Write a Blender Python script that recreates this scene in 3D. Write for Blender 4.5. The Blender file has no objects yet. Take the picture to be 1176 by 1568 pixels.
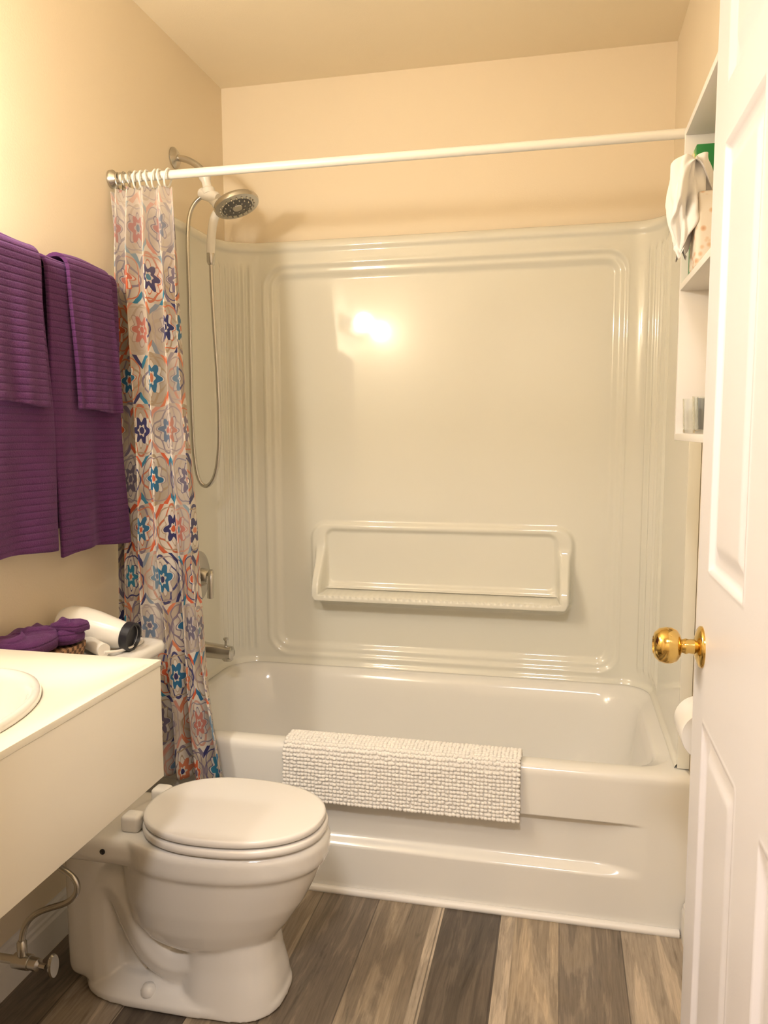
import bpy, bmesh, math, random
import numpy as np
from mathutils import Vector, Matrix
random.seed(7); rng=np.random.RandomState(7)
S=bpy.context.scene; COL=S.collection
try:
    S.view_settings.view_transform='Standard'; S.view_settings.look='None'
except Exception: pass

XL,XR,YB,HC=-1.194,.33,2.718,2.45
YF=1.951

# ---------------------------------------------------------------- materials
class E:
    def __init__(s,nt,k): s.nt=nt; s.k=k
    def _op(s,op,*a):
        n=s.nt.nodes.new('ShaderNodeMath'); n.operation=op
        for i,x in enumerate((s,)+a):
            if isinstance(x,E): s.nt.links.new(x.k,n.inputs[i])
            else: n.inputs[i].default_value=float(x)
        return E(s.nt,n.outputs[0])
    def __add__(s,o): return s._op('ADD',o)
    def __sub__(s,o): return s._op('SUBTRACT',o)
    def __mul__(s,o): return s._op('MULTIPLY',o)
    def __truediv__(s,o): return s._op('DIVIDE',o)
    def lt(s,o): return s._op('LESS_THAN',o)
    def gt(s,o): return s._op('GREATER_THAN',o)
    def fn(s,op,*a): return s._op(op,*a)
def mat(name,col=(.8,.8,.8),rough=.5,metal=0,**kw):
    m=bpy.data.materials.new(name); m.use_nodes=True
    b=m.node_tree.nodes['Principled BSDF']
    b.inputs['Base Color'].default_value=(*col,1); b.inputs['Roughness'].default_value=rough; b.inputs['Metallic'].default_value=metal
    for k,v in kw.items():
        b.inputs[k.replace('_',' ')].default_value=v
    return m
def N(m,t): return m.node_tree.nodes.new(t)
def L(m,a,b): m.node_tree.links.new(a,b)
def bsdf(m): return m.node_tree.nodes['Principled BSDF']
def coords(m,scale=(1,1,1),kind='Object'):
    tc=N(m,'ShaderNodeTexCoord'); mp=N(m,'ShaderNodeMapping'); mp.inputs['Scale'].default_value=scale
    L(m,tc.outputs[kind],mp.inputs[0]); return mp.outputs[0]
def noise(m,vec,scale=5,detail=3,rough=.5,dist=0):
    n=N(m,'ShaderNodeTexNoise'); n.inputs['Scale'].default_value=scale; n.inputs['Detail'].default_value=detail
    n.inputs['Roughness'].default_value=rough; n.inputs['Distortion'].default_value=dist
    if vec is not None: L(m,vec,n.inputs['Vector'])
    return n.outputs['Fac']
def ramp(m,fac,stops,interp='LINEAR'):
    r=N(m,'ShaderNodeValToRGB'); r.color_ramp.interpolation=interp
    el=r.color_ramp.elements
    while len(el)<len(stops): el.new(.5)
    for e,(p,c) in zip(el,stops): e.position=p; e.color=(*c,1)
    L(m,fac,r.inputs[0]); return r.outputs[0]
def bump(m,h,strength=.2,dist=.01):
    b=N(m,'ShaderNodeBump'); b.inputs['Strength'].default_value=strength; b.inputs['Distance'].default_value=dist
    L(m,h,b.inputs['Height']); L(m,b.outputs[0],bsdf(m).inputs['Normal'])
def mix(m,f,a,b,mode='MIX'):
    n=N(m,'ShaderNodeMix'); n.data_type='RGBA'; n.blend_type=mode
    if isinstance(f,(int,float)): n.inputs[0].default_value=f
    else: L(m,f,n.inputs[0])
    for i,x in ((6,a),(7,b)):
        if isinstance(x,tuple): n.inputs[i].default_value=(*x,1)
        else: L(m,x,n.inputs[i])
    return n.outputs[2]

def paint(name,col,rough=.6,b=.12):
    m=mat(name,col,rough)
    v=coords(m); n=noise(m,v,260,2); bump(m,n,b,.002)
    n2=noise(m,v,1.3,2); c=ramp(m,n2,[(.3,tuple(x*.97 for x in col)),(.7,tuple(min(1,x*1.02) for x in col))])
    L(m,c,bsdf(m).inputs['Base Color']); return m
M_wall=paint('wall_paint',(.87,.75,.565))
M_ceil=paint('ceiling_paint',(.92,.80,.59),.7,.2)
M_white=paint('white_trim_paint',(.84,.81,.77),.35,.05)
M_door=paint('door_paint',(.78,.755,.785),.38,.06)
M_fiber=mat('fiberglass_gelcoat',(.765,.745,.655),.055,Coat_Weight=.07,Coat_Roughness=.28)
M_tub=mat('tub_enamel',(.80,.78,.735),.14,Coat_Weight=.2,Coat_Roughness=.06)
M_porc=mat('toilet_porcelain',(.78,.755,.715),.08,Coat_Weight=.5,Coat_Roughness=.04)
M_seat=mat('toilet_seat_plastic',(.80,.77,.73),.2)
M_chrome=mat('brushed_nickel',(.55,.53,.49),.25,1)
M_brass=mat('polished_brass',(.72,.50,.16),.12,1)
M_black=mat('black_plastic',(.015,.015,.02),.4)
M_dark=mat('shower_face_grey',(.12,.115,.11),.4,.3)
M_rod=mat('white_enamel_rod',(.80,.77,.70),.3)
M_van=paint('vanity_laminate',(.84,.79,.68),.35,.03)
M_vtop=paint('counter_laminate',(.88,.83,.70),.3,.03)
M_plast=mat('white_plastic',(.80,.76,.69),.25)
M_mirror=mat('mirror_glass',(.9,.9,.9),.02,1)
M_shelf=paint('shelf_paint',(.78,.75,.71),.4,.05)
M_paper=mat('tissue_paper',(.88,.86,.84),.9)
M_mat=mat('cotton_chenille',(.83,.80,.75),.95)
M_mat.node_tree.nodes['Principled BSDF'].inputs['Sheen Weight'].default_value=.2

def towel_mat(name,col):
    m=mat(name,col,.95,Sheen_Weight=.22,Sheen_Roughness=.5)
    bsdf(m).inputs['Sheen Tint'].default_value=(.65,.35,.8,1)
    v=coords(m)
    w=N(m,'ShaderNodeTexWave'); w.wave_type='BANDS'; w.bands_direction='Z'; w.inputs['Scale'].default_value=21; w.inputs['Distortion'].default_value=.25; w.inputs['Detail'].default_value=2; L(m,v,w.inputs['Vector'])
    n=noise(m,v,420,3)
    wf=ramp(m,w.outputs['Fac'],[(0,(0,0,0)),(.25,(.8,.8,.8)),(1,(1,1,1))])
    c=mix(m,wf,tuple(x*.6 for x in col),tuple(x*1.12 for x in col))
    c2=mix(m,n,tuple(x*.55 for x in col),tuple(x*1.55 for x in col))
    L(m,mix(m,.5,c,c2),bsdf(m).inputs['Base Color'])
    h=mix(m,.45,wf,n)
    bump(m,h,.75,.005); return m
M_towel=towel_mat('purple_terry',(.076,.014,.082))

# floor
M_floor=mat('vinyl_plank_floor',(.3,.25,.2),.38)
def mk_floor():
    m=M_floor; nt=m.node_tree
    tc=N(m,'ShaderNodeTexCoord'); sp=N(m,'ShaderNodeSeparateXYZ'); L(m,tc.outputs['Object'],sp.inputs[0])
    X=E(nt,sp.outputs[0]); Y=E(nt,sp.outputs[1])
    x0=-1.30; rngx=1.80
    edges=[(-1.30,1),(-1.06,3),(-.91,0),(-.76,2),(-.605,1),(-.45,4),(-.305,3),(-.28,0),(-.13,3),(-.095,2),(.02,5),(.169,3),(.32,0)]
    pal=[(.115,.092,.072),(.22,.178,.135),(.36,.29,.21),(.46,.385,.30),(.28,.225,.165),(.24,.195,.148)]
    f=(X-x0)/rngx
    base=ramp(m,f.k,[((e-x0)/rngx,pal[c]) for e,c in edges],'CONSTANT')
    seed=ramp(m,f.k,[((e-x0)/rngx,(((i*37)%11)/11,)*3) for i,(e,c) in enumerate(edges)],'CONSTANT')
    sd=N(m,'ShaderNodeSeparateColor'); L(m,seed,sd.inputs[0]); sdE=E(nt,sd.outputs[0])
    cb=N(m,'ShaderNodeCombineXYZ'); L(m,(X*7+sdE*31).k,cb.inputs[0]); L(m,(Y*.8+sdE*17).k,cb.inputs[1]); L(m,sdE.k,cb.inputs[2])
    g1=noise(m,cb.outputs[0],2.0,6,.6,1.6)
    cb2=N(m,'ShaderNodeCombineXYZ'); L(m,(X*60+sdE*31).k,cb2.inputs[0]); L(m,(Y*3.0).k,cb2.inputs[1])
    g2=noise(m,cb2.outputs[0],3,5,.7,.4)
    w=E(nt,g1)*42; ring=w.fn('SINE')*.5+.5
    c1=ramp(m,g1,[(.30,(.40,.39,.38)),(.5,(.95,.94,.93)),(.7,(1.6,1.57,1.5))])
    c=mix(m,.85,base,c1,'MULTIPLY')
    c2=ramp(m,g2,[(.3,(.66,.65,.64)),(.6,(1.14,1.14,1.12))])
    c=mix(m,.75,c,c2,'MULTIPLY')
    c=mix(m,(ring*.38).k,c,mix(m,1.,c,(.55,.53,.5),'MULTIPLY'))
    s=None
    for e,_ in edges:
        if e in (-.305,-.095): continue
        t=((X-e).fn('ABSOLUTE')).lt(.0016); s=t if s is None else s.fn('MAXIMUM',t)
    c=mix(m,(s*.6).k,c,(.04,.03,.025))
    L(m,c,bsdf(m).inputs['Base Color'])
    bump(m,(E(nt,g2)-s).k,.12,.002)
mk_floor()

# curtain
M_curt=mat('medallion_print_fabric',(.8,.8,.8),.85)
def mk_curt():
    m=M_curt; nt=m.node_tree
    tc=N(m,'ShaderNodeTexCoord'); 
    nz=N(m,'ShaderNodeTexNoise'); nz.inputs['Scale'].default_value=14; nz.inputs['Detail'].default_value=2; L(m,tc.outputs['UV'],nz.inputs['Vector'])
    nc=N(m,'ShaderNodeSeparateColor'); L(m,nz.outputs['Color'],nc.inputs[0])
    sp=N(m,'ShaderNodeSeparateXYZ'); L(m,tc.outputs['UV'],sp.inputs[0])
    U=E(nt,sp.outputs[0])+(E(nt,nc.outputs[0])-.5)*.03; V=E(nt,sp.outputs[1])+(E(nt,nc.outputs[1])-.5)*.03
    T=.132
    a=U/T; b=V/T
    row=b.fn('FLOOR'); a=a+row.fn('MODULO',2)*.5
    col=a.fn('FLOOR')
    cx=a.fn('FRACT')-.5; cy=b.fn('FRACT')-.5
    r=(cx*cx+cy*cy).fn('SQRT'); th=cy.fn('ARCTAN2',cx)
    def hash_(k,useCol=1):
        wn=N(m,'ShaderNodeTexWhiteNoise'); wn.noise_dimensions='3D'
        cb=N(m,'ShaderNodeCombineXYZ'); L(m,row.k,cb.inputs[0]); 
        L(m,(col*useCol).k,cb.inputs[1]); cb.inputs[2].default_value=k
        L(m,cb.outputs[0],wn.inputs['Vector']); return wn.outputs['Value']
    PAL=[(.0,(.58,.11,.04)),(.28,(.02,.14,.28)),(.42,(.03,.03,.12)),(.58,(.58,.19,.09)),(.76,(.18,.15,.22)),(.88,(.03,.20,.32))]
    PAL2=[(.0,(.20,.16,.21)),(.3,(.38,.29,.19)),(.5,(.05,.05,.15)),(.7,(.32,.25,.25)),(.85,(.50,.15,.07))]
    A=ramp(m,hash_(1.3),PAL,'CONSTANT'); B=ramp(m,hash_(4.7),PAL2,'CONSTANT'); C=ramp(m,hash_(9.1),PAL,'CONSTANT'); D=ramp(m,hash_(3.3),PAL2,'CONSTANT')
    c8=(th*8).fn('COSINE'); c6=(th*6).fn('COSINE'); c4=(th*4).fn('COSINE')
    base=(.66,.60,.52)
    bg=ramp(m,noise(m,tc.outputs['UV'],7,2),[(.38,base),(.52,(.42,.35,.27))])
    col_=mix(m,(cx.fn('ABSOLUTE')+cy.fn('ABSOLUTE')).gt(.74).k,bg,C)
    col_=mix(m,(cx.fn('ABSOLUTE')+cy.fn('ABSOLUTE')).gt(.86).k,col_,base)
    o=(r-c4*.075-.40).fn('ABSOLUTE').lt(.028); col_=mix(m,o.k,col_,D)
    o=(r+c4*.05-.46).fn('ABSOLUTE').lt(.014); col_=mix(m,o.k,col_,B)
    o=(r-c8*.055-.30).lt(0); col_=mix(m,o.k,col_,B)
    o=(r-c8*.055-.27).lt(0); col_=mix(m,o.k,col_,base)
    o=(r-c6*.06-.225).lt(0); col_=mix(m,o.k,col_,A)
    o=(r-c6*.02-.10).lt(0); col_=mix(m,o.k,col_,base)
    o=r.lt(.065); col_=mix(m,o.k,col_,C)
    mu=E(nt,hash_(2.2)).gt(.72)
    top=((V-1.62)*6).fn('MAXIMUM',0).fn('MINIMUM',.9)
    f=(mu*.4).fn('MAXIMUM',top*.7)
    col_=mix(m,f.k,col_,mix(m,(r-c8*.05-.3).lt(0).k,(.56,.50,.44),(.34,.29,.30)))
    n=noise(m,coords(m),900,1); bump(m,n,.1,.001)
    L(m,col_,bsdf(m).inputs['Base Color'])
    bsdf(m).inputs['Sheen Weight'].default_value=.1
mk_curt()

# ---------------------------------------------------------------- geometry helpers
def link(o,parent=None):
    COL.objects.link(o)
    if parent is not None: o.parent=parent
    return o
def mobj(name,verts,faces,m,smooth=True,parent=None,uv=None):
    me=bpy.data.meshes.new(name); me.from_pydata([tuple(map(float,v)) for v in verts],[],[tuple(map(int,f)) for f in faces]); me.update()
    if m is not None: me.materials.append(m)
    if smooth: me.polygons.foreach_set('use_smooth',[True]*len(me.polygons))
    if uv is not None:
        l=me.uv_layers.new(name='UV'); idx=np.zeros(len(me.loops),dtype=np.int32); me.loops.foreach_get('vertex_index',idx)
        l.data.foreach_set('uv',np.asarray(uv,dtype=np.float32)[idx].ravel())
    return link(bpy.data.objects.new(name,me),parent)
def empty(name,loc=(0,0,0)):
    o=bpy.data.objects.new(name,None); o.empty_display_size=.05; link(o); return o
def grid_faces(nr,nc,close_c=False,off=0,flip=False):
    i=np.arange(nr-1)[:,None]; j=np.arange(nc if close_c else nc-1)[None,:]
    a=i*nc+j; b=i*nc+(j+1)%nc; c=(i+1)*nc+(j+1)%nc; d=(i+1)*nc+j
    f=np.stack([a+0*b,b+0*a,c,d+0*b],-1).reshape(-1,4)+off
    return f[:,::-1] if flip else f
def autosmooth(o,ang=40):
    me=o.data
    me.polygons.foreach_set('use_smooth',[True]*len(me.polygons))
    bm=bmesh.new(); bm.from_mesh(me)
    for e in bm.edges:
        if len(e.link_faces)==2 and e.calc_face_angle(0)>math.radians(ang): e.smooth=False
    bm.to_mesh(me); bm.free()
def box(name,x0,x1,y0,y1,z0,z1,m,bev=.003,parent=None,seg=2):
    bm=bmesh.new(); bmesh.ops.create_cube(bm,size=1)
    for v in bm.verts: v.co=Vector(((x0+x1)/2+v.co.x*(x1-x0),(y0+y1)/2+v.co.y*(y1-y0),(z0+z1)/2+v.co.z*(z1-z0)))
    if bev>0: bmesh.ops.bevel(bm,geom=bm.edges[:],offset=bev,segments=seg,affect='EDGES',profile=.5)
    me=bpy.data.meshes.new(name); bm.to_mesh(me); bm.free(); me.materials.append(m)
    o=link(bpy.data.objects.new(name,me),parent)
    if bev>0: autosmooth(o,35)
    return o
def lathe(name,prof,m,origin=(0,0,0),axis=(0,0,1),seg=40,parent=None):
    ax=Vector(axis).normalized(); q=Vector((0,0,1)).rotation_difference(ax)
    V=[];n=len(prof)
    for (r,h) in prof:
        for k in range(seg):
            a=2*math.pi*k/seg; V.append(Vector(origin)+q@Vector((r*math.cos(a),r*math.sin(a),h)))
    F=[tuple(f) for f in grid_faces(n,seg,True)]
    if prof[0][0]>1e-6: F.append(tuple(range(seg))[::-1])
    if prof[-1][0]>1e-6: F.append(tuple(range((n-1)*seg,n*seg)))
    o=mobj(name,V,F,m,True,parent); autosmooth(o,50); return o
def tube(name,pts,rad,m,parent=None,seg=16,cyclic=False,res=12):
    cu=bpy.data.curves.new(name,'CURVE'); cu.dimensions='3D'; cu.bevel_depth=rad; cu.bevel_resolution=4; cu.resolution_u=res; cu.use_fill_caps=True
    sp=cu.splines.new('NURBS'); sp.points.add(len(pts)-1)
    for p,c in zip(sp.points,pts): p.co=(*c,1)
    sp.use_endpoint_u=True; sp.order_u=min(4,len(pts)); sp.use_cyclic_u=cyclic
    o=bpy.data.objects.new(name,cu); COL.objects.link(o)
    me=bpy.data.meshes.new_from_object(o.evaluated_get(bpy.context.evaluated_depsgraph_get()))
    bpy.data.objects.remove(o); me.materials.clear(); me.materials.append(m)
    me.polygons.foreach_set('use_smooth',[True]*len(me.polygons))
    return link(bpy.data.objects.new(name,me),parent)
def bake(o):
    dg=bpy.context.evaluated_depsgraph_get(); dg.update()
    me=bpy.data.meshes.new_from_object(o.evaluated_get(dg)); o.modifiers.clear(); o.data=me
def join(name,objs,parent=None):
    bm=bmesh.new(); mats=[]
    for o in objs:
        bpy.context.view_layer.update()
        t=o.data.copy(); t.transform(o.matrix_world); 
        mi=[]
        for mm in t.materials:
            if mm not in mats: mats.append(mm)
            mi.append(mats.index(mm))
        if mi:
            ids=np.zeros(len(t.polygons),dtype=np.int32); t.polygons.foreach_get('material_index',ids)
            t.polygons.foreach_set('material_index',np.array(mi,dtype=np.int32)[np.clip(ids,0,len(mi)-1)])
        bm.from_mesh(t)
    me=bpy.data.meshes.new(name); bm.to_mesh(me); bm.free()
    for mm in mats: me.materials.append(mm)
    for o in objs: bpy.data.objects.remove(o)
    return link(bpy.data.objects.new(name,me),parent)
def ss(x,a=0.,b=1.):
    t=np.clip((x-a)/(b-a),0,1); return t*t*(3-2*t)
def sdbox(x,y,cx,cy,hx,hy,r):
    qx=np.abs(x-cx)-hx+r; qy=np.abs(y-cy)-hy+r
    return np.minimum(np.maximum(qx,qy),0)+np.hypot(np.maximum(qx,0),np.maximum(qy,0))-r

# ---------------------------------------------------------------- room shell
T=.1
box('floor',XL-T,1.4,-1.5,YB+T,-.1,0,M_floor,0)
box('ceiling',XL-T,1.4,-1.5,YB+T,HC,HC+.1,M_ceil,0)
box('wall_left',XL-T,XL,.46,YB+T,0,HC,M_wall,0)
box('wall_back',XL,XR,YB,YB+T,0,HC,M_wall,0)
box('wall_right',XR,XR+T,.56,YB+T,0,HC,M_wall,0)
f1=box('f1',XL,-.54,.46,.56,0,HC,M_wall,0); f2=box('f2',.25,1.3,.46,.56,0,HC,M_wall,0); f3=box('f3',-.54,.25,.46,.56,2.05,HC,M_wall,0)
join('wall_front',[f1,f2,f3])
box('wall_hall_left',XL-T,XL,-1.5,.46,0,HC,M_wall,0)
box('wall_hall_right',1.3,1.4,-1.5,.56,0,HC,M_wall,0)
box('wall_hall_back',XL,1.3,-1.5,-1.4,0,HC,M_wall,0)
a=[box('c',-.61,-.54,.445,.46,0,2.12,M_white,.002),box('c',.25,.32,.445,.46,0,2.12,M_white,.002),box('c',-.54,.25,.445,.46,2.05,2.12,M_white,.002)]
join('trim_1',a)
def baseboard(name,x,sgn,y0,y1):
    prof=[(0,0),(.016,0),(.016,.07),(.013,.078),(.013,.085),(.009,.09),(.008,.10),(.003,.108),(0,.11)]
    V=[];n=len(prof)
    for y in (y0,y1):
        for (d,z) in prof: V.append((x+sgn*d,y,z))
    F=[(i,(i+1)%n,n+(i+1)%n,n+i) for i in range(n)]+[tuple(range(n)),tuple(range(n,2*n))[::-1]]
    return mobj(name,V,F,M_white,False)
baseboard('baseboard_left',XL,1,.56,1.945)
baseboard('baseboard_right',XR,-1,.58,1.945)
tr=tube('trim_2',[(XL+.02,YF-.006,.006),(XR-.02,YF-.006,.006)],.011,M_white)

# ---------------------------------------------------------------- shower surround
YS=2.01
def build_surround():
    xl,xr,yb=-1.166,.304,2.668; RL,RR=.13,.1
    P=[]
    def add(x,y,nx,ny,rib,back): P.append((x,y,nx,ny,rib,back))
    for y in np.linspace(YS,yb-RL,24)[:-1]: add(xl,y,1,0,0,0)
    n=100
    for k in range(n):
        t=k/n; a=math.pi-(math.pi/2)*t
        add(xl+RL+RL*math.cos(a),yb-RL+RL*math.sin(a),-math.cos(a),-math.sin(a), (0.5-.5*math.cos(2*math.pi*t/.86*7)) if t<.86 else 0,0)
    for x in np.linspace(xl+RL,xr-RR,320)[:-1]: add(x,yb,0,-1,0,1)
    n=80
    for k in range(n):
        t=k/n; a=math.pi/2-(math.pi/2)*t
        add(xr-RR+RR*math.cos(a),yb-RR+RR*math.sin(a),-math.cos(a),-math.sin(a),(0.5-.5*math.cos(2*math.pi*(t-.35)/.65*4)) if t>.35 else 0,0)
    ys=np.linspace(yb-RR,yb-RR-.09,40)
    for i,y in enumerate(ys): add(xr,y,-1,0,.5-.5*math.cos(2*math.pi*i/39*4),0)
    for y in np.linspace(yb-RR-.095,YS,20): add(xr,y,-1,0,0,0)
    P=np.array(P)
    z=np.concatenate([np.arange(.405,.625,.005),np.arange(.625,.70,.0015),np.arange(.70,1.895,.005)])
    Z=z[:,None]; X=P[None,:,0]+0*Z; Zg=Z+0*X
    d=np.zeros_like(X)
    fade=ss(Zg,.44,.48)*(1-ss(Zg,1.80,1.84))
    d+=P[None,:,4]*.008*fade
    bk=P[None,:,5]+0*Z
    sd=sdbox(X,Zg,-.412,1.130,.615,.692,.075)
    D=-.007*ss(-sd,0,.012)-.013*ss(-sd,.024,.048)+.003*np.exp(-(sd/.010)**2)
    s2=sdbox(X,Zg,-.41,.775,.462,.150,.06)
    D+=.014*ss(-s2,-.004,.012)
    s3=sdbox(X,Zg,-.41,.80,.405,.100,.03)
    D-=.012*ss(-s3,-.004,.010)
    hx=.450; ux=np.abs(X+.405)
    s4=sdbox(X,Zg,-.405,.90,hx,.262,.045)
    inside=ss(-s4,0,.012)
    ledge=.085*ss(Zg,.636,.660)*(1-ss(Zg,.676,.686))
    lipn=.012*ss(Zg,.686,.690)*(1-ss(Zg,.690,.695))
    ridg=.006*(.5+.5*np.sin(X*2*math.pi/.021))*np.exp(-((Zg-.677)/.006)**2)*(ux<hx-.06)
    wing=ss(ux,hx-.05,hx-.035)*(.085*(1-ss(Zg,.686,.86)))*ss(Zg,.636,.660)
    D+=inside*(np.maximum(ledge+lipn,wing)-ridg)
    d+=bk*D
    d+=.007*ss(Zg,1.865,1.875)*(1-ss(Zg,1.888,1.897))
    d+=.010*(1-ss(Zg,.405,.425))
    x=X+P[None,:,2]*d; y=P[None,:,1]+P[None,:,3]*d
    V=np.stack([x,y,Zg],-1)
    def caprow(off,zz):
        return np.stack([P[:,0]-P[:,2]*off,P[:,1]-P[:,3]*off,np.full(len(P),zz)],-1)[None]
    V=np.concatenate([V,caprow(-.002,1.899),caprow(.006,1.904),caprow(.027,1.906)],0)
    nr,nc=V.shape[:2]
    V=V.reshape(-1,3); V[:,0]=np.clip(V[:,0],XL+.001,XR-.001); V[:,1]=np.minimum(V[:,1],YB-.001)
    F=grid_faces(nr,nc,flip=True)
    return mobj('shower_surround',V,F,M_fiber,True)
sur=build_surround()
box('flange_left',XL+.001,-1.162,YS-.006,YS+.004,.406,1.905,M_fiber,.002,sur)
box('flange_right',.300,XR-.001,YS-.006,YS+.004,.406,1.905,M_fiber,.002,sur)

# ---------------------------------------------------------------- bathtub
def rr(x0,x1,y0,y1,r,z,na=12,ne=10):
    pts=[]
    cs=[(x1-r,y1-r,0),(x0+r,y1-r,90),(x0+r,y0+r,180),(x1-r,y0+r,270)]
    for i,(cx,cy,a0) in enumerate(cs):
        arc=[(cx+r*math.cos(math.radians(a0+90*k/na)),cy+r*math.sin(math.radians(a0+90*k/na))) for k in range(na+1)]
        pts+=arc
        nx,ny,na0=cs[(i+1)%4]
        st=(nx+r*math.cos(math.radians(na0)),ny+r*math.sin(math.radians(na0)))
        for k in range(1,ne): pts.append((arc[-1][0]+(st[0]-arc[-1][0])*k/ne,arc[-1][1]+(st[1]-arc[-1][1])*k/ne))
    return [(x,y,z) for x,y in pts]
def build_tub():
    X0,X1,Y0,Y1=XL+.0006,XR-.0006,YF,YB-.0006
    rings=[rr(X0,X1,Y0,Y1,.001,.378),rr(X0,X1,Y0,Y1,.001,.390),rr(X0,X1,Y0+.004,Y1,.001,.399),rr(X0+.001,X1-.001,Y0+.012,Y1-.001,.002,.404),
      rr(X0+.06,.300,2.003,2.650,.09,.4045),rr(X0+.065,.292,2.009,2.642,.095,.402),rr(X0+.07,.288,2.012,2.637,.10,.397),
      rr(X0+.078,.268,2.017,2.630,.12,.390),rr(X0+.083,.258,2.022,2.622,.13,.375),rr(X0+.09,.250,2.03,2.614,.14,.34),
      rr(X0+.10,.230,2.045,2.60,.16,.25),rr(X0+.115,.19,2.06,2.58,.18,.14),rr(X0+.135,.15,2.08,2.56,.18,.10),rr(X0+.18,.10,2.12,2.52,.16,.08),rr(X0+.30,-.02,2.22,2.42,.09,.076)]
    n=len(rings[0]); V=[p for r in rings for p in r]; F=[tuple(f) for f in grid_faces(len(rings),n,True,flip=False)]
    F.append(tuple(range((len(rings)-1)*n,len(rings)*n)))
    xs=np.concatenate([np.linspace(X0,.05,150),np.linspace(.052,X1,120)]); zs=np.linspace(0,.378,190)
    X,Z=np.meshgrid(xs,zs)
    ztop=.274; zbot=.128
    prof=ss(ztop-Z,0,.010)*ss(Z,zbot,zbot+.028)
    D=.024*prof*(1-ss(X,.10,.235))
    Y=Y0+D
    A=np.stack([X,Y,Z],-1).reshape(-1,3)
    off=len(V); V=V+[tuple(p) for p in A]; F=F+[tuple(f) for f in grid_faces(len(zs),len(xs),off=off)]
    return mobj('bathtub',V,F,M_tub,True)
tub=build_tub()

# ---------------------------------------------------------------- bath mat
def build_mat():
    x0,x1=-.712,-.088
    path=[(2.040,.388),(2.028,.405),(2.008,.4125),(1.98,.4125),(1.955,.410),(1.945,.402),(1.940,.385),(1.938,.34),(1.936,.30),(1.934,.262)]
    pts=np.array(path); seg=np.hypot(*(pts[1:]-pts[:-1]).T); s=np.concatenate([[0],np.cumsum(seg)])
    def at(t): return np.interp(t,s,pts[:,0]),np.interp(t,s,pts[:,1])
    def normal(t):
        a=at(max(0,t-.004));b=at(min(s[-1],t+.004)); ty,tz=b[0]-a[0],b[1]-a[1]; l=math.hypot(ty,tz)+1e-9
        return (tz/l,-ty/l)
    V=[]
    nt_,nx=60,50; ts=np.linspace(0,s[-1],nt_)
    for t in ts:
        y,z=at(t); ny,nz=normal(t)
        for x in np.linspace(x0,x1,nx): V.append((x,y+ny*.004,z+nz*.004))
    F=[tuple(f) for f in grid_faces(nt_,nx)]
    o1=mobj('m1',V,F,M_mat,True)
    bm=bmesh.new(); bmesh.ops.create_icosphere(bm,subdivisions=2,radius=1)
    base=np.array([v.co[:] for v in bm.verts]); bf=np.array([[v.index for v in f.verts] for f in bm.faces]); bm.free()
    pitch=.0098; rows=int(s[-1]/pitch); cols=int((x1-x0)/.0100)
    allv=[];allf=[];c=0
    for i in range(rows+1):
        t=min(s[-1],i*s[-1]/rows)
        for j in range(cols+1):
            jx=x0+j*(x1-x0)/cols+rng.uniform(-.0014,.0014); tt=np.clip(t+rng.uniform(-.0012,.0012),0,s[-1])
            y,z=at(tt); ny,nz=normal(tt)
            r=rng.uniform(.0047,.0058)
            b=base*np.array([r*1.10,r,r])+np.array([jx,y+ny*.005,z+nz*.005])
            allv.append(b);allf.append(bf+c);c+=len(b)
    o2=mobj('m2',np.concatenate(allv),np.concatenate(allf),M_mat,True)
    return join('bath_mat',[o1,o2])
build_mat()

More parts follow.
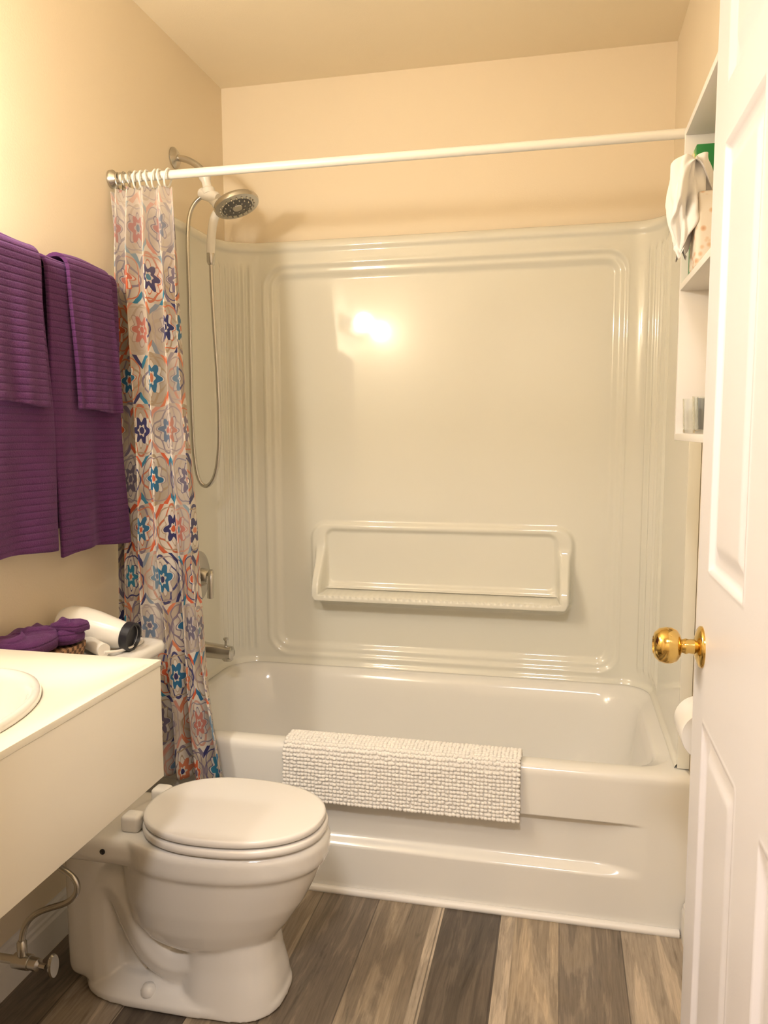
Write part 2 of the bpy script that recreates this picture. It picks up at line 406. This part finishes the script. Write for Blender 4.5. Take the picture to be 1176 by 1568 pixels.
# ---------------------------------------------------------------- toilet
def egg(xb,xf,hw,cy,z,n=72,pw=2.2,fr=.56):
    xc=xb+(xf-xb)*(1-fr); pts=[]
    for k in range(n):
        a=2*math.pi*k/n; c,s_=math.cos(a),math.sin(a)
        rx=(xf-xc) if c>0 else (xc-xb)
        e=2/pw
        pts.append((xc+rx*math.copysign(abs(c)**e,c),cy+hw*math.copysign(abs(s_)**e,s_),z))
    return pts
def loft(name,rings,m,parent=None,cap=True,smooth=True):
    n=len(rings[0]); V=[p for r in rings for p in r]; F=[tuple(f) for f in grid_faces(len(rings),n,True)]
    if cap: F.append(tuple(range(n))[::-1]); F.append(tuple(range((len(rings)-1)*n,len(rings)*n)))
    return mobj(name,V,F,m,smooth,parent)
def build_toilet():
    cy=1.54; root=empty('toilet')
    B=[(.125,-.80,-.64,.05,2.2),(.135,-.86,-.610,.088,2.2),(.155,-.90,-.585,.105,2.2),(.19,-.93,-.558,.118,2.2),(.24,-.94,-.525,.130,2.2),
       (.29,-.94,-.500,.138,2.2),(.318,-.94,-.488,.142,2.2),(.326,-.94,-.486,.143,2.2),(.334,-.94,-.476,.149,2.2),(.345,-.94,-.472,.151,2.2),(.378,-.94,-.470,.152,2.2),(.388,-.94,-.478,.146,2.2)]
    a=loft('a',[egg(xb,xf,hw,cy,z,pw=pw) for z,xb,xf,hw,pw in B],M_porc)
    Cc=[(.003,-.80,-.570,.110,2.8),(.05,-.80,-.576,.103,2.8),(.10,-.795,-.586,.096,2.6),(.16,-.79,-.592,.092,2.5),(.20,-.79,-.588,.092,2.3)]
    b=loft('b',[egg(xb,xf,hw,cy,z,pw=pw) for z,xb,xf,hw,pw in Cc],M_porc)
    Bp=[(.003,-1.035,-.568,.114,3.2),(.020,-1.035,-.568,.114,3.2),(.034,-1.025,-.58,.100,3.0),(.05,-1.01,-.60,.07,2.6)]
    c=loft('c',[egg(xb,xf,hw,cy,z,pw=pw) for z,xb,xf,hw,pw in Bp],M_porc)
    parts=[a,b,c]
    for dy in (-.028,.028):
        parts.append(tube('t',[(-.70,cy+dy,.16),(-.76,cy+dy,.07),(-.85,cy+dy,.08),(-.90,cy+dy,.18),(-.93,cy+dy,.27),(-1.0,cy+dy,.26),(-1.0,cy+dy,.15),(-.99,cy+dy,.03)],.058,M_porc))
    parts.append(box('w',-1.02,-.62,cy-.045,cy+.045,.02,.34,M_porc,.01,None,3))
    parts.append(box('d',-1.12,-.84,cy-.120,cy+.120,.325,.386,M_porc,.02,None,4))
    parts.append(box('d',-1.07,-.96,cy-.085,cy+.085,.02,.34,M_porc,.035,None,4))
    o=join('bowl',parts,root)
    r=o.modifiers.new('r','REMESH'); r.mode='VOXEL'; r.voxel_size=.004; r.use_smooth_shade=True
    s=o.modifiers.new('s','SMOOTH'); s.iterations=12; s.factor=.5
    bake(o); o.data.materials.clear(); o.data.materials.append(M_porc)
    o.data.polygons.foreach_set('use_smooth',[True]*len(o.data.polygons))
    def slab(name,xb,xf,hw,z0,z1,m,dome=0,rd=.005):
        rg=[egg(xb+rd,xf-rd,hw-rd,cy,z0,pw=2.25),egg(xb+.001,xf-.001,hw-.001,cy,z0+rd*.5,pw=2.25),egg(xb,xf,hw,cy,(z0+z1)/2,pw=2.25),egg(xb+.001,xf-.001,hw-.001,cy,z1-rd*.6,pw=2.25),egg(xb+rd*.6,xf-rd*.6,hw-rd*.6,cy,z1-rd*.1,pw=2.25),egg(xb+rd*1.6,xf-rd*1.6,hw-rd*1.6,cy,z1,pw=2.25)]
        if dome:
            for k in (.9,.7,.45,.2,.03): rg.append([((x-(xb+xf)/2)*k+(xb+xf)/2,(y-cy)*k+cy,z1+dome*(1-k*k)) for x,y,z in rg[5]])
        return loft(name,rg,m,root)
    slab('seat',-.884,-.476,.150,.391,.408,M_seat)
    slab('lid',-.882,-.481,.146,.411,.427,M_seat,.005)
    for i,y in enumerate((1.475,1.605)):
        box('hinge_%d'%i,-.915,-.872,y-.02,y+.02,.385,.424,M_seat,.010,root,4)
    def rrz(x0,x1,y0,y1,r,z): return rr(x0,x1,y0,y1,r,z,8,4)
    loft('tank',[rrz(-1.165,-.99,1.37,1.72,.03,.385),rrz(-1.175,-.98,1.355,1.74,.03,.42),rrz(-1.18,-.968,1.345,1.755,.03,.60),rrz(-1.18,-.965,1.342,1.757,.03,.70)],M_porc,root)
    loft('tank_lid',[rrz(-1.178,-.962,1.342,1.76,.03,.700),rrz(-1.187,-.95,1.334,1.768,.035,.708),rrz(-1.187,-.95,1.334,1.768,.035,.722),rrz(-1.184,-.955,1.339,1.763,.032,.732),rrz(-1.17,-.97,1.355,1.748,.03,.736)],M_porc,root)
    lathe('bolt_cap',[(.017,0),(.017,.008),(.012,.018),(.004,.022),(0,.022)],M_porc,(-.855,cy-.092,.030),parent=root)
    tube('flush_arm',[(-.962,1.40,.65),(-.948,1.41,.65),(-.948,1.44,.645),(-.946,1.475,.64)],.005,M_chrome,root)
    lathe('deck_bolt',[(.006,0),(.006,.004),(0,.005)],M_black,(-.935,cy-.118,.36),(0,-1,0),parent=root)
build_toilet()

# ---------------------------------------------------------------- vanity
def build_vanity():
    root=empty('bathroom_vanity')
    y0,y1=.565,1.3255; xf=-.731
    cab=box('cabinet',XL+.002,xf-.0015,y0,y1-.0015,.59,.8075,M_van,.001,root)
    top=box('countertop',XL+.002,xf,y0,y1,.808,.82,M_vtop,.0015,root)
    cx,cy_,ax,ay=-.962,.93,.185,.255
    cut=lathe('cut',[(1,-.2),(1,.2)],M_vtop,(0,0,0),seg=64); cut.scale=(ax*.93,ay*.93,1); cut.location=(cx,cy_,.8)
    bpy.context.view_layer.update()
    for o in (cab,top):
        b=o.modifiers.new('b','BOOLEAN'); b.object=cut; b.solver='EXACT'; bake(o)
    bpy.data.objects.remove(cut)
    prof=[(1.0,.8205),(1.0,.826),(.985,.832),(.955,.834),(.93,.831),(.90,.822),(.89,.815),(.86,.79),(.78,.74),(.6,.70),(.35,.685),(.1,.68),(0.0,.68)]
    rings=[]
    for k,z in prof: rings.append([(cx+ax*k*math.cos(2*math.pi*i/64),cy_+ay*k*math.sin(2*math.pi*i/64),z) for i in range(64)])
    loft('sink_basin',rings,M_porc,root,cap=False)
    box('faucet_base',-1.18,-1.155,.86,1.0,.821,.84,M_chrome,.006,root)
    tube('faucet_spout',[(-1.165,.93,.83),(-1.165,.93,.90),(-1.12,.93,.93),(-1.06,.93,.91)],.011,M_chrome,root)
build_vanity()

def build_supply():
    root=empty('water_supply_valve')
    lathe('escutcheon',[(.026,0),(.026,.004),(.012,.012),(0,.012)],M_chrome,(XL+.001,1.345,.14),(1,0,0),parent=root)
    tube('stub_pipe',[(XL+.004,1.345,.14),(-1.09,1.345,.14)],.009,M_chrome,root)
    lathe('valve_body',[(.010,-.02),(.016,-.018),(.016,.018),(.010,.02)],M_chrome,(-1.085,1.345,.14),(1,0,0),parent=root)
    lathe('valve_stem',[(.013,0),(.013,.03),(.006,.034),(.006,.05)],M_chrome,(-1.075,1.345,.14),(.85,-.1,0),parent=root)
    h=lathe('valve_handle',[(0,-.004),(.024,-.004),(.026,0),(.024,.004),(0,.004)],M_chrome,(0,0,0),(1,0,0),parent=root); h.scale=(1,.6,1.0); h.location=(-1.018,1.352,.135)
    lathe('outlet_nut',[(.010,0),(.010,.028),(.007,.032)],M_chrome,(-1.085,1.345,.155),(0,0,1),parent=root)
    tube('supply_hose',[(-1.085,1.345,.18),(-1.085,1.35,.22),(-1.06,1.37,.245),(-1.0,1.39,.25),(-.975,1.395,.285),(-.99,1.395,.32),(-1.06,1.395,.34),(-1.09,1.395,.383)],.0065,M_chrome,root)
build_supply()

# ---------------------------------------------------------------- towels
def towel(name,y0,y1,z1,zb_back,xfront,barx,barz,rad,seed,skew=0,th=.010):
    r=rad; path=[]
    n=60
    for z in np.linspace(z1,barz,n): path.append((barx+r+ (xfront-barx-r)*(1-((z-z1)/(barz-z1)))*0.5,z))
    for a in np.linspace(0,math.pi,14)[1:]: path.append((barx+r*math.cos(a),barz+r*math.sin(a)))
    for z in np.linspace(barz,zb_back,24)[1:]: path.append((barx-r,z))
    path=np.array(path); ny=46; rs=np.random.RandomState(seed)
    ph=rs.uniform(0,6,4)
    V=[]
    L0=len(path)
    for i,(x,z) in enumerate(path):
        front=1 if i<n else 0
        hang=np.clip((barz-z)/.6,0,1)
        for j in range(ny):
            t=j/(ny-1); y=y0+(y1-y0)*t
            w=.007*math.sin(t*9+ph[0]+z*3)+.004*math.sin(t*17+ph[1]-z*5)
            yy=y+skew*hang+ (.006*math.sin(z*11+ph[2]))*(1 if j in(0,ny-1) else .5)
            zz=z-(.006*math.sin(t*5+ph[3])*hang)-(.004*math.sin(t*4+ph[1]))*(1-hang)
            V.append((x+w*hang*(1 if front else .3)+(.001 if front else 0),yy,zz))
    F=grid_faces(L0,ny)
    o=mobj(name,V,F,M_towel,True)
    s=o.modifiers.new('s','SOLIDIFY'); s.thickness=th; s.offset=0
    b=o.modifiers.new('b','BEVEL'); b.width=.003; b.segments=2; b.limit_method='ANGLE'; b.angle_limit=math.radians(60)
    bake(o); return o
BX,BZ=-1.135,1.620
towel('bath_towel',1.17,1.557,.985,1.05,-1.10,BX,BZ,.018,1)
towel('bath_towel',1.567,1.850,.965,1.02,-1.10,BX,BZ,.018,2)
towel('hand_towel',1.345,1.530,1.308,1.36,-1.083,BX,BZ,.032,3,.005,.009)
towel('hand_towel',1.640,1.812,1.298,1.35,-1.083,BX,BZ,.032,4,.005,.009)
tb=empty('towel_bar')
tube('bar',[(BX,1.10,BZ),(BX,1.88,BZ)],.008,M_chrome,tb)
for i,y in enumerate((1.10,1.88)):
    lathe('post_%d'%i,[(.022,0),(.022,.006),(.010,.012),(.010,.058),(.014,.066),(0,.070)],M_chrome,(XL+.001,y,BZ),(1,0,0),parent=tb)

# ---------------------------------------------------------------- shower curtain
def build_curtain():
    nu,nz=420,150; zt,zb=1.885,.305; V=[];UV=[]
    K=4.6
    for iz in range(nz):
        t=iz/(nz-1); z=zt+(zb-zt)*t
        xl=-1.184+.014*t; xr=np.interp(t,[0,.38,.62,1],[-1.004,-.965,-.938,-.868])
        yc=np.interp(t,[0,.5,.85,1],[1.955,1.922,1.892,1.889])
        amp=np.interp(t,[0,.1,.6,1],[.022,.034,.040,.034])
        for iu in range(nu):
            u=iu/(nu-1)
            ph=2*math.pi*K*(u+.018*math.sin(5*u+4*t)+.012*math.sin(9*t))
            x=xl+(xr-xl)*(u+ .05*math.sin(2*ph)/K*.8)
            y=yc+amp*(math.sin(ph)+.25*math.sin(2.0*ph+1+3*t))*(.75+.25*math.sin(3.3*u*6+1))
            y=y+.012*math.sin(7*t+2*u)*t
            if z<.43: y=min(y,1.938)
            x+=.006*math.sin(12*t+8*u)*t
            V.append((max(x,XL+.004),y,z)); UV.append((u*.95,z))
    F=grid_faces(nz,nu)
    o=mobj('shower_curtain',V,F,M_curt,True,None,UV)
    s=o.modifiers.new('s','SOLIDIFY'); s.thickness=.0012; bake(o)
    return o
cur=build_curtain()
RY,RZ=1.981,1.923
rod=empty('shower_curtain_rod')
tube('rod',[(XL+.01,RY,RZ),(XR-.01,RY,RZ)],.0115,M_rod,rod)
lathe('flange_l',[(.024,0),(.024,.008),(.016,.016),(.016,.03)],M_chrome,(XL+.001,RY,RZ),(1,0,0),parent=rod)
lathe('flange_r',[(.024,0),(.024,.008),(.016,.016),(.016,.03)],M_rod,(XR-.001,RY,RZ),(-1,0,0),parent=rod)
for i in range(9):
    x=-1.165+i*.0175+random.uniform(-.003,.003); R=.021; pts=[]
    tl=random.uniform(-.25,.25)
    for k in range(12):
        a=2*math.pi*k/12; pts.append((x+R*math.sin(a)*tl,RY-.006+R*math.cos(a)*.9,RZ-.010+R*math.sin(a)*1.15))
    tube('curtain_ring_%d'%i,pts,.0026,M_rod if i>2 else M_chrome,rod,cyclic=True)

# ---------------------------------------------------------------- shower fittings
def build_shower():
    root=empty('shower_head')
    Y=2.345
    lathe('arm_flange',[(.032,0),(.032,.004),(.022,.012),(.012,.016)],M_chrome,(XL+.001,Y,2.095),(1,0,0),parent=root)
    tube('shower_arm',[(XL+.005,Y,2.095),(-1.15,Y,2.095),(-1.11,Y,2.07),(-1.085,Y,2.035)],.010,M_chrome,root)
    lathe('ball_joint',[(.012,0),(.018,.006),(.019,.02),(.014,.03),(.014,.05),(.02,.055),(.02,.07),(.01,.075)],M_plast,(-1.095,Y,2.048),(.25,0,-1),parent=root)
    lathe('diverter',[(0,-.035),(.014,-.035),(.018,-.028),(.018,.028),(.014,.035),(0,.035)],M_plast,(-1.078,Y,1.975),(.9,-.2,-.35),parent=root)
    lathe('bracket',[(.011,0),(.013,.02),(.017,.03),(.017,.055),(.012,.06)],M_plast,(-1.075,Y,1.965),(.75,-.15,-.55),parent=root)
    n=Vector((.36,-.10,-.92)).normalized(); c=Vector((-.985,Y-.01,1.940))
    lathe('head_shell',[(0,.034),(.018,.034),(.03,.026),(.055,.014),(.068,.008),(.071,0),(.069,-.008),(.062,-.010)],M_chrome,c,-n,parent=root)
    lathe('head_face',[(0,.012),(.030,.012),(.034,.0105),(.062,.0095),(.063,.008)],M_dark,c,n,parent=root)
    lathe('face_hub',[(0,.015),(.014,.015),(.016,.012)],M_chrome,c,n,parent=root)
    q=Vector((0,0,1)).rotation_difference(n)
    parts=[]
    for R,k in ((.024,8),(.040,14),(.054,20)):
        for i in range(k):
            a=2*math.pi*i/k; p=c+q@Vector((R*math.cos(a),R*math.sin(a),.0105))
            parts.append(lathe('nz',[(.0028,0),(.0022,.004),(0,.004)],M_chrome,p,n,seg=8))
    join('nozzles',parts,root)
    tube('handle',[(-1.015,Y,1.945),(-1.05,Y-.003,1.93),(-1.068,Y-.004,1.90),(-1.074,Y-.004,1.84),(-1.076,Y-.004,1.80)],.0135,M_plast,root)
    lathe('hose_nut',[(.013,0),(.013,.025),(.009,.035)],M_chrome,(-1.076,Y-.004,1.80),(0,0,-1),parent=root)
    tube('shower_hose',[(-1.10,Y,1.975),(-1.142,Y,1.955),(-1.150,Y-.01,1.88),(-1.150,Y-.01,1.78),(-1.151,Y-.01,1.55),(-1.152,Y-.01,1.30),(-1.148,Y-.01,1.12),(-1.12,Y-.01,1.06),(-1.075,Y-.01,1.09),(-1.055,Y-.01,1.22),(-1.062,Y-.006,1.45),(-1.075,Y-.004,1.65),(-1.076,Y-.004,1.78)],.0065,M_chrome,root)
    v=empty('shower_valve')
    lathe('valve_plate',[(.085,0),(.085,.004),(.07,.012),(.03,.016),(.026,.04),(.02,.046),(0,.046)],M_chrome,(-1.1655,2.37,.77),(1,0,0),parent=v)
    tube('lever',[(-1.12,2.37,.77),(-1.105,2.35,.80),(-1.10,2.33,.79),(-1.098,2.325,.74),(-1.10,2.325,.71)],.010,M_chrome,v)
    s=empty('tub_spout')
    lathe('spout_body',[(.030,0),(.030,.01),(.026,.016),(.024,.09),(.022,.115),(.012,.122),(0,.122)],M_chrome,(-1.1655,2.37,.525),(1,0,-.06),parent=s)
    lathe('spout_mouth',[(.018,0),(.018,.03),(.014,.034)],M_chrome,(-1.065,2.37,.525),(0,0,-1),parent=s)
    lathe('diverter_pull',[(.004,0),(.004,.02),(.008,.024),(.008,.030),(0,.032)],M_chrome,(-1.07,2.37,.538),(0,0,1),parent=s)
build_shower()

# ---------------------------------------------------------------- door
def build_door():
    root=empty('door_1')
    X0,X1=.223,.258; Y0,Y1=.57,1.35; H=2.03
    ys=np.linspace(Y0,Y1,260); zs=np.linspace(.012,H,440)
    Yg,Zg=np.meshgrid(ys,zs); D=np.zeros_like(Yg)
    for (pz0,pz1) in ((.22,.80),(1.035,1.66),(1.74,1.93)):
        for (py0,py1) in ((1.02,1.258),(.665,.90)):
            sd=sdbox(Yg,Zg,(py0+py1)/2,(pz0+pz1)/2,(py1-py0)/2,(pz1-pz0)/2,.004)
            D+=.008*ss(-sd,0,.010)-.007*ss(-sd,.024,.050)
            D-=.003*np.exp(-((sd+.004)/.004)**2)
    V=np.stack([X0+D,Yg,Zg],-1).reshape(-1,3)
    f=mobj('f',V,grid_faces(len(zs),len(ys)),M_door,True)
    b=box('b',X0+.0001,X1,Y0,Y1,.012,H,M_door,.0)
    bm=bmesh.new(); bm.from_mesh(b.data)
    bmesh.ops.delete(bm,geom=[q for q in bm.faces if abs(q.calc_center_median().x-X0)<.002],context='FACES'); bm.to_mesh(b.data); bm.free()
    join('door_slab',[f,b],root)
    yk,zk=1.288,.910
    k=empty('door_knob'); k.parent=root
    lathe('rosette',[(.033,0),(.033,.003),(.030,.006),(.018,.010),(.012,.012)],M_brass,(X0,yk,zk),(-1,0,0),parent=k)
    lathe('knob_neck',[(.012,.01),(.011,.02),(.0125,.024),(.011,.028),(.010,.034)],M_brass,(X0,yk,zk),(-1,0,0),parent=k)
    lathe('knob',[(.010,.030),(.018,.033),(.025,.038),(.0285,.046),(.029,.054),(.0265,.064),(.020,.071),(.014,.073),(.0135,.071),(0,.0705)],M_brass,(X0,yk,zk),(-1,0,0),seg=56,parent=k)
    lathe('rosette_back',[(.033,0),(.033,.003),(.014,.010),(.014,.03),(.022,.036),(.024,.048),(.016,.056),(0,.057)],M_brass,(X1,yk,zk),(1,0,0),parent=k)
    for i,z in enumerate((.25,1.0,1.78)): lathe('hinge_%d'%i,[(.006,0),(.006,.09)],M_brass,(.240,.565,z),parent=root)
build_door()

# ---------------------------------------------------------------- wall shelf and contents
def build_shelf():
    root=empty('wall_shelf')
    x0,x1,y0,y1=.235,XR-.002,1.372,1.775; t=.014
    box('end_far',x0,x1,y1-t,y1,1.228,1.858,M_shelf,.001,root)
    box('end_near',x0,x1,y0,y0+t,1.228,1.858,M_shelf,.001,root)
    box('top',x0,x1,y0+t,y1-t,1.844,1.858,M_shelf,.001,root)
    box('shelf_mid',x0,x1,y0+t,y1-t,1.536,1.550,M_shelf,.001,root)
    box('shelf_bottom',x0,x1,y0+t,y1-t,1.228,1.242,M_shelf,.001,root)
build_shelf()
M_tbox=mat('printed_tissue_box',(.8,.7,.55),.6)
v=coords(M_tbox); vo=N(M_tbox,'ShaderNodeTexVoronoi'); vo.inputs['Scale'].default_value=70; L(M_tbox,v,vo.inputs['Vector'])
L(M_tbox,ramp(M_tbox,vo.outputs['Distance'],[(0,(.50,.22,.13)),(.28,(.66,.46,.30)),(.45,(.74,.67,.57))]),bsdf(M_tbox).inputs['Base Color'])
tbx=empty('tissue_box')
box('carton',.238,.318,1.60,1.68,1.551,1.692,M_tbox,.010,tbx,4)
def tissue():
    # crumpled tissue pulled out of the box and flopping over its front edge
    V=[];nr,na=60,90
    for i in range(nr):
        s=i/(nr-1); 
        cx=.268+(-.045)*math.sin(min(1,s*2.2)*math.pi/2)-.006*s
        cz=1.688+.045*math.sin(min(1,s*2)*math.pi)*(1 if s<.5 else 0)-max(0,s-.35)*.19+.02*ss(s,.0,.3)
        cyy=1.638-.006*math.sin(s*5)
        rad=(.006+.026*math.sin(math.pi*min(1,s*1.05))**.7) if s<.96 else .012
        for j in range(na):
            th=2*math.pi*j/na
            fl=1+.26*math.sin(4*th+7*s)+.16*math.sin(7*th-9*s+1)+.12*abs(math.sin(5.5*th+13*s))
            x=cx+math.cos(th)*rad*.75*fl; y=cyy+math.sin(th)*rad*1.25*fl; z=cz+.010*math.sin(3*th+11*s)
            V.append((min(x,.322),y,z))
    F=[tuple(f) for f in grid_faces(nr,na,True)]+[tuple(range((nr-1)*na,nr*na))]
    o=mobj('tissue',V,F,M_paper,True,tbx)
tissue()
M_green=mat('green_carton',(.03,.22,.05),.4)
v=coords(M_green); n_=noise(M_green,v,26,2); L(M_green,ramp(M_green,n_,[(.45,(.02,.20,.05)),(.54,(.12,.38,.06)),(.63,(.7,.55,.08)),(.68,(.75,.7,.6))],'CONSTANT'),bsdf(M_green).inputs['Base Color'])
box('soap_carton',.248,.318,1.700,1.755,1.551,1.806,M_green,.002)
M_glass=mat('drinking_glass',(.95,.97,.96),.05,Transmission_Weight=1.0,IOR=1.45)
for (x,y) in ((.262,1.70),(.275,1.64),(.262,1.58)):
    lathe('drinking_glass',[(0,.002),(.020,.002),(.023,.07),(.021,.07),(.018,.008),(0,.008)],M_glass,(x,y,1.242),seg=24)
tp=empty('toilet_paper_roll')
lathe('roll',[(.018,-.05),(.046,-.05),(.047,-.047),(.047,.047),(.046,.05),(.018,.05)],M_paper,(.276,1.545,.685),(0,1,0),parent=tp)
tube('holder_arm',[(XR-.001,1.60,.695),(.30,1.605,.695),(.276,1.605,.685),(.276,1.48,.685)],.006,M_chrome,tp)

# ---------------------------------------------------------------- hair dryer, basket, washcloth
def build_dryer():
    root=empty('hair_dryer'); c=Vector((-1.125,1.635,.790)); ax=Vector((1,.0,-.14)); a=ax.normalized()
    lathe('barrel',[(0,-.040),(.022,-.039),(.036,-.032),(.045,-.010),(.047,.02),(.044,.055),(.037,.095),(.031,.13),(.031,.150),(.027,.150),(.026,.14),(0,.138)],M_plast,c,ax,parent=root)
    lathe('nozzle_ring',[(.0312,.134),(.034,.136),(.034,.156),(.029,.1565),(.026,.146),(0,.146)],M_black,c,ax,parent=root)
    tube('handle',[tuple(c+Vector((.02,-.01,-.02))),tuple(c+Vector((.06,-.04,-.032))),tuple(c+Vector((.12,-.07,-.036)))],.016,M_plast,root)
    tube('cord',[tuple(c+Vector((.12,-.07,-.040))),(-.985,1.60,.742),(-.975,1.66,.742),(-.985,1.72,.742),(-1.03,1.73,.742)],.0035,M_plast,root)
build_dryer()
M_wick=mat('woven_wicker',(.25,.13,.06),.7)
v=coords(M_wick); ck=N(M_wick,'ShaderNodeTexChecker'); ck.inputs['Scale'].default_value=110; L(M_wick,v,ck.inputs['Vector']); ck.inputs['Color1'].default_value=(.32,.17,.08,1); ck.inputs['Color2'].default_value=(.08,.035,.015,1); L(M_wick,ck.outputs['Color'],bsdf(M_wick).inputs['Base Color']); bump(M_wick,ck.outputs['Fac'],.6,.003)
bk=empty('wicker_basket')
loft('weave',[rr(-1.165,-1.04,1.35,1.545,.02,.7365,6,4),rr(-1.172,-1.03,1.345,1.553,.025,.775,6,4),rr(-1.172,-1.03,1.345,1.553,.025,.782,6,4),rr(-1.165,-1.037,1.352,1.546,.02,.780,6,4)],M_wick,bk)
def cloth(name,x0,x1,y0,y1,z0,z1,seed,parent=None):
    rs=np.random.RandomState(seed); ph=rs.uniform(0,6,6)
    n=40; rg=[]
    lv=[(.80,0),(1,.15),(1.02,.5),(.98,.85),(.8,1.0),(.5,1.04),(.2,1.05),(.01,1.05)]
    for k,h in lv:
        r=[]
        for i in range(n*2):
            a=2*math.pi*i/(n*2); c,s_=math.cos(a),math.sin(a); e=2/3.2
            x=(x0+x1)/2+(x1-x0)/2*k*math.copysign(abs(c)**e,c)*(1+.05*math.sin(3*a+ph[0])); y=(y0+y1)/2+(y1-y0)/2*k*math.copysign(abs(s_)**e,s_)*(1+.05*math.sin(4*a+ph[1]))
            z=z0+(z1-z0)*h*(1+.10*math.sin(5*a+ph[2]+k*6)+.12*math.sin(2*a+ph[3]+3*k))
            r.append((x,y,max(z,z0)))
        rg.append(r)
    return loft(name,rg,M_towel,parent)
wc=empty('folded_washcloths')
cloth('cloth_a',-1.17,-1.045,1.35,1.49,.784,.822,2,wc)
cloth('cloth_b',-1.16,-1.03,1.47,1.55,.784,.815,5,wc)
cloth('cloth_c',-1.10,-1.02,1.49,1.55,.808,.830,9,wc)

# ---------------------------------------------------------------- vanity light & mirror
LC=(1,.935,.83)
vl=empty('vanity_light')
box('back_plate',XL+.001,XL+.03,.62,1.16,1.80,1.88,M_chrome,.004,vl)
for i,y in enumerate((.70,1.10)):
    lathe('socket_%d'%i,[(.022,0),(.022,.03),(.016,.035)],M_chrome,(XL+.03,y,1.84),(1,0,0),parent=vl)
    ld=bpy.data.lights.new('bulb_%d'%i,'POINT'); ld.energy=16; ld.color=LC; ld.shadow_soft_size=.04
    lo=bpy.data.objects.new('bulb_%d'%i,ld); lo.location=(XL+.125,y,1.84); link(lo,vl)
wm=empty('wall_mirror')
box('glass',XL+.002,XL+.008,.62,1.28,.98,1.72,M_mirror,0,wm)
hl=empty('added_hall_fill')  # unseen fill lamp added in the hall to brighten tub front, toilet and floor
lathe('fill_base',[(.20,0),(.20,.018),(.17,.026),(0,.026)],M_white,(-.1,-.45,HC-.001),(0,0,-1),parent=hl)
ld=bpy.data.lights.new('fill_disc','AREA'); ld.shape='DISK'; ld.size=.34; ld.energy=38; ld.color=(1,.94,.92)
lo=bpy.data.objects.new('fill_disc',ld); lo.location=(-.1,-.45,HC-.030); link(lo,hl)

w=bpy.data.worlds.new('world'); S.world=w; w.use_nodes=True
w.node_tree.nodes['Background'].inputs[0].default_value=(.9,.85,.8,1); w.node_tree.nodes['Background'].inputs[1].default_value=.3

# ---------------------------------------------------------------- camera
psi,p,r=.2207,.1039,.003
fwd=Vector((-math.sin(psi)*math.cos(p),math.cos(psi)*math.cos(p),-math.sin(p)))
R0=Vector((math.cos(psi),math.sin(psi),0)); U0=R0.cross(fwd)
right=math.cos(r)*R0-math.sin(r)*U0; up=math.sin(r)*R0+math.cos(r)*U0
M=Matrix((right,up,-fwd)).transposed().to_4x4(); M.translation=Vector((0,0,1.2512))
cd=bpy.data.cameras.new('camera'); cd.sensor_fit='VERTICAL'; cd.sensor_height=36; cd.lens=36*1203.8/1568; cd.clip_start=.02
cam=bpy.data.objects.new('camera',cd); cam.matrix_world=M; link(cam); S.camera=cam
